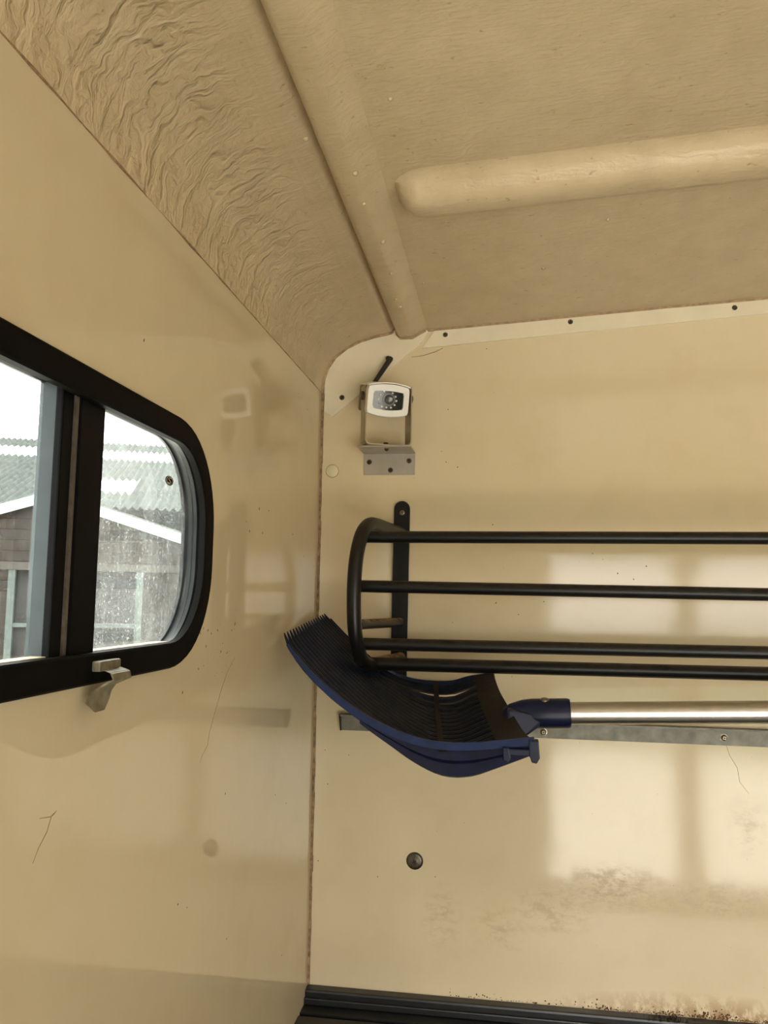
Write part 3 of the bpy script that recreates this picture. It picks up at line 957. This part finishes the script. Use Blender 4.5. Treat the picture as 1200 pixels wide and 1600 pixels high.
def band(u0, u1, v0, v1, th, nu, nv):
    vs, fs = [], []
    for s in (0, 1):
        for i in range(nu + 1):
            for k in range(nv + 1):
                u, v = u0 + (u1 - u0) * i / nu, v0 + (v1 - v0) * k / nv
                vs.append(S(u, v) + Nrm(u, v) * (th * (0.5 - s)))
    w = nv + 1
    o = (nu + 1) * w
    for i in range(nu):
        for k in range(nv):
            q = i * w + k
            fs += [(q, q + 1, q + w + 1, q + w), (o + q, o + q + w, o + q + w + 1, o + q + 1)]
    for i in range(nu):
        for k in (0, nv):
            q = i * w + k
            fs.append((q, q + w, o + q + w, o + q))
    for k in range(nv):
        for i in (0, nu):
            q = i * w + k
            fs.append((q, q + 1, o + q + 1, o + q))
    return MB().add(vs, fs)


band(0.905, 1.0, 0.0, 1.0, 0.006, 6, 24).build('back_plate', 'soiled', fk, smooth=True)
band(0.690, 0.715, 0.0, 1.0, 0.010, 2, 24).build('cross_rib', 'soiled', fk, smooth=True)
Z = Vector((0, 0, 1))
for edge, sgn, mat in ((near, -1, 'blue'), (far, 1, 'navy')):
    rm = MB()
    vs, fs = [], []
    for i in range(2, NU):
        k = 0.0052 * (0.35 + 0.65 * min(1, (i - 2) / 12))
        t = (edge[min(i + 1, NU - 1)] - edge[i - 1]).normalized()
        nn = (Z - t * Z.dot(t)).normalized()
        bb = t.cross(nn)
        vs += [edge[i] + nn * a * k + bb * b * k for a, b in ((.75, -.5), (.75, .5), (-.7, .6), (-.7, -.6))]
    for i in range(NU - 3):
        for q in range(4):
            l = (q + 1) % 4
            fs.append((i * 4 + q, i * 4 + l, i * 4 + 4 + l, i * 4 + 4 + q))
    fs += [(3, 2, 1, 0), tuple(range(len(vs) - 4, len(vs)))]
    rm.add(vs, fs)
    rm.build('side_rim', mat, fk, smooth=True, angle=50)
    if sgn > 0:
        continue
    # side wall below the rim, with two ridges
    vs, fs = [], []
    us = [0.40 + 0.60 * i / 24 for i in range(25)]
    for u in us:
        i = min(int(u * (NU - 1)), NU - 2)
        t = u * (NU - 1) - i
        p = edge[i].lerp(edge[i + 1], t)
        s = sag(u) + 0.004
        for d, off in ((0, 0), (.45, .0005), (.5, .003), (.55, .0005), (.95, .0), (1.0, -.003)):
            vs.append(p + Vector((0, sgn * (off - 0.001), -s * d)))
        for d in (1.0, 0):
            vs.append(p + Vector((0, -sgn * 0.0045, -s * d)))
    for i in range(24):
        for q in range(8):
            l = (q + 1) % 8
            fs.append((i * 8 + q, i * 8 + l, i * 8 + 8 + l, i * 8 + 8 + q))
    fs += [tuple(range(8)), tuple(range(24 * 8, 25 * 8))]
    MB().add(vs, fs).build('side_wall', 'navy' if sgn < 0 else 'tine', fk, smooth=True, angle=30)
# lug at the near back corner
m = MB().box((0.2750, -0.346, 1.4430), (0.3110, -0.332, 1.4500))
m.prism([(0.3010, -0.347, 1.4590), (0.3105, -0.347, 1.4590), (0.3117, -0.347, 1.4420), (0.3085, -0.347, 1.4365), (0.3035, -0.347, 1.4375), (0.3010, -0.347, 1.4450)], (0, 0.013, 0))
m.prism([(0.2745, -0.347, 1.4510), (0.2810, -0.347, 1.4510), (0.2830, -0.347, 1.4410), (0.2800, -0.347, 1.4365), (0.2755, -0.347, 1.4380)], (0, 0.013, 0))
m.build('corner_lug', 'navy', fk, bevel=0.0012)
# socket and handle
h0, h1 = Vector((0.2870, -0.20, 1.4652)), Vector((0.5718, -0.20, 1.4770))
dr = (h1 - h0).normalized()
P = [h0 - dr * 0.012, h0 - dr * 0.004, h0 + dr * 0.010, h0 + dr * 0.022, h0 + dr * 0.062, h0 + dr * 0.0655]
MB().tube(P, [0.006, 0.0118, 0.0160, 0.0174, 0.0174, 0.0164], 20).build('socket', 'navy', fk, smooth=True)
# neck: webs joining socket to plate
m = MB()
m.prism([(0.2800, -0.225, 1.4740), (0.3250, -0.213, 1.4640), (0.3160, -0.213, 1.4520), (0.3020, -0.225, 1.4440), (0.2760, -0.225, 1.4420)], (0, 0.050, 0))
m.build('neck', 'navy', fk, bevel=0.003)
MB().tube([h0 + dr * 0.05, h0 + dr * 0.2, h0 + dr * 0.95], 0.0130, 24).build('handle', 'alu', fk, smooth=True)
sk = h0 + dr * 0.036
MB().lathe(sk + Vector((0, -0.004, 0.0155)), (0, -0.2, 1), [(0.0055, 0), (0.0055, 0.0014), (0.004, 0.0026), (0.001, 0.003)], 14).build('rivet', 'steel', fk, smooth=True)

# ------------------------------------------------------------------ small fittings
cp = MB().lathe((0.0186, 0, 1.7879), (0, -1, 0), [(0.0094, -0.001), (0.0094, 0.0008), (0.0080, 0.0016), (0.003, 0.0020), (0.0005, 0.0021)], 28).build('hole_plug', 'plug', None, loc=(0.0186, 0, 1.7879), smooth=True)
MB().tube([(0.0186 + 0.0096 * math.cos(t * math.pi / 16), -0.0003, 1.7879 + 0.0096 * math.sin(t * math.pi / 16)) for t in range(32)], 0.0005, 6, closed=True).build('grimy_gap', 'crack', cp)
tag(cp, 'round cream plastic plug near the corner, left of the camera bracket', 'plug')
ws = tag(empty('washer_screw', (0.1507, 0, 1.2288)), 'large dark screw with cup washer alone on the lower front panel', 'screw')
MB().lathe((0.1507, 0, 1.2288), (0, -1, 0), [(0.0120, -0.001), (0.0120, 0.0006), (0.0108, 0.0020), (0.0080, 0.0028), (0.0055, 0.0028)], 28).build('cup_washer', 'darksteel', ws, smooth=True)
screw(ws, (0.1507, -0.0024, 1.2288), (0, -1, 0), 0.0062, h=0.0014, name='screw_head')

# ------------------------------------------------------------------ yard outside
MB().box((-80, -80, -1.20), (80, 80, -1.07)).build('ground', 'grass', kind='structure')
MB().box((-9, -14, -1.10), (12, 12.4, -1.05)).build('ground_pavement', 'ground', kind='structure')
AZ = math.radians(19.82)
V3 = Vector((math.cos(AZ), math.sin(AZ), 0))
U3 = Vector((-math.sin(AZ), math.cos(AZ), 0))
C0 = Vector((CAM_LOC.x, CAM_LOC.y, 0))


def yard(s, d, z):
    return C0 + V3 * s + U3 * d + Vector((0, 0, z))


TP = math.tan(math.radians(17.33))
barn = tag(empty('barn', yard(-2.5, 18, -1.05)), 'large barn with a pale corrugated sheet roof seen through the side window', 'barn')


def sheet_mesh(mat):
    me = bpy.data.meshes.new('roof_sheet')
    W, L, NC = 0.95, 1.31, 7
    k = NC * 6
    vs, fs = [], []
    for layer in (0.012, -0.012):
        for d in (0.0, L + 0.10):
            for i in range(k + 1):
                s = W * i / k
                z = 0.032 * math.cos(2 * math.pi * i / 6) + TP * d + layer + (0.012 if d == 0 else 0)
                vs.append(V3 * s + U3 * d + Vector((0, 0, z)))
    w = k + 1
    for i in range(k):
        fs += [(i, i + 1, w + i + 1, w + i), (2 * w + i, 3 * w + i, 3 * w + i + 1, 2 * w + i + 1), (i, 2 * w + i, 2 * w + i + 1, i + 1), (w + i, w + i + 1, 3 * w + i + 1, 3 * w + i)]
    fs += [(0, w, 3 * w, 2 * w), (k, 2 * w + k, 3 * w + k, w + k)]
    me.from_pydata([tuple(v) for v in vs], [], fs)
    me.materials.append(MAT[mat])
    me.shade_smooth()
    me.set_sharp_from_angle(angle=math.radians(60))
    return me


SM, SW = sheet_mesh('asbestos'), sheet_mesh('skylight')
bl = WLOC[barn.name]
for r in range(6):
    d = 14.40 + 1.31 * r
    z = 1.6 + 3.79 - TP * (22 - d)
    for c in range(-7, 5):
        s = -1.60 + 0.95 * c
        lit = (r == 4) or (r == 1 and c in (-1, -2) and c == -1)
        o = bpy.data.objects.new('skylight_sheet' if lit else 'roof_sheet', SW if lit else SM)
        COL.objects.link(o)
        o.parent = barn
        o.location = yard(s, d, z) - bl
def slab(p, q, d0, d1, z0, z1):
    """box in the yard's own axes: s from p to q"""
    c = [yard(p, d0, z0), yard(q, d0, z0), yard(q, d1, z0), yard(p, d1, z0)]
    return MB().prism(c, (0, 0, z1 - z0))


slab(-8.3, 3.2, 22.2, 22.5, 5.36, 5.47).build('ridge_cap', 'asbestos', barn)
slab(-8.3, 3.2, 15.2, 15.4, -1.05, 3.1).build('wall', 'board', barn)
slab(-8.3, 3.2, 29.0, 29.2, -1.05, 3.0).build('wall', 'board', barn)
c = [yard(-8.3, 22.4, 5.40), yard(3.2, 22.4, 5.40), yard(3.2, 29.4, 3.2), yard(-8.3, 29.4, 3.2)]
MB().prism(c, (0, 0, 0.05)).build('rear_roof', 'asbestos', barn)

D0 = 13.30
stb = tag(empty('stable', yard(-2.5, 13.6, -1.05)), 'dark timber stable front with white gable boards seen through the side window', 'stable')
ap, zl, zr_ = (-2.53, 3.170), 0.331, 0.312
for sg, k_, end in ((-1, zl, -4.4), (1, zr_, 0.9)):
    p0, p1 = ap, (end, ap[1] - abs(end - ap[0]) * k_)
    w = 0.185
    MB().prism([yard(p0[0], D0 - 0.12, p0[1]), yard(p1[0], D0 - 0.12, p1[1]), yard(p1[0], D0 - 0.12, p1[1] - w), yard(p0[0], D0 - 0.12, p0[1] - w)], U3 * 0.04).build('barge_board', 'barge', stb)
    MB().prism([yard(p0[0], D0 - 0.12, p0[1]), yard(p1[0], D0 - 0.12, p1[1]), yard(p1[0], D0 + 0.85, p1[1]), yard(p0[0], D0 + 0.85, p0[1])], (0, 0, -0.03)).build('roof_slope', 'asbestos', stb)


def top_at(s):
    return ap[1] - 0.10 - (abs(s - ap[0]) * (zl if s < ap[0] else zr_))


z = 2.045
while z < 3.0:
    z1 = z + 0.163
    # span of the board under the gable
    s0 = max(-4.3, ap[0] - max(0, (ap[1] - 0.08 - z)) / zl)
    s1 = min(0.8, ap[0] + max(0, (ap[1] - 0.08 - z)) / zr_)
    t0 = max(s0, ap[0] - max(0.02, (ap[1] - 0.08 - z1)) / zl)
    t1 = min(s1, ap[0] + max(0.02, (ap[1] - 0.08 - z1)) / zr_)
    if s1 - s0 > 0.1:
        MB().prism([yard(s0, D0, z + .006), yard(s1, D0, z + .006), yard(max(t1, t0 + .02), D0, z1), yard(t0, D0, z1)], U3 * 0.03).build('plank', 'board', stb)
    z = z1
slab(-4.3, 0.8, D0 - 0.04, D0 + 0.06, 1.92, 2.04).build('beam', 'beam', stb)
for a, b in ((-3.10, -3.00), (-1.24, -1.14)):
    slab(a, b, D0 - 0.03, D0 + 0.06, -1.05, 1.92).build('post', 'post', stb)
slab(-3.0, -1.24, D0 - 0.01, D0 + 0.05, 1.06, 1.12).build('rail', 'post', stb)
slab(-3.0, -1.24, D0 + 0.10, D0 + 0.13, -1.05, 1.92).build('dark_panel', 'darkpane', stb)
for k in range(15):
    z = 1.757 - 0.163 * k
    if z < -0.9:
        break
    slab(-1.14, 0.8, D0, D0 + 0.03, z + .006, z + 0.163).build('plank', 'board', stb)
    slab(-4.3, -3.10, D0, D0 + 0.03, z + .006, z + 0.163).build('plank', 'board', stb)
slab(-4.3, 0.8, D0 + 0.16, D0 + 0.8, -1.05, 1.9).build('body', 'board', stb)
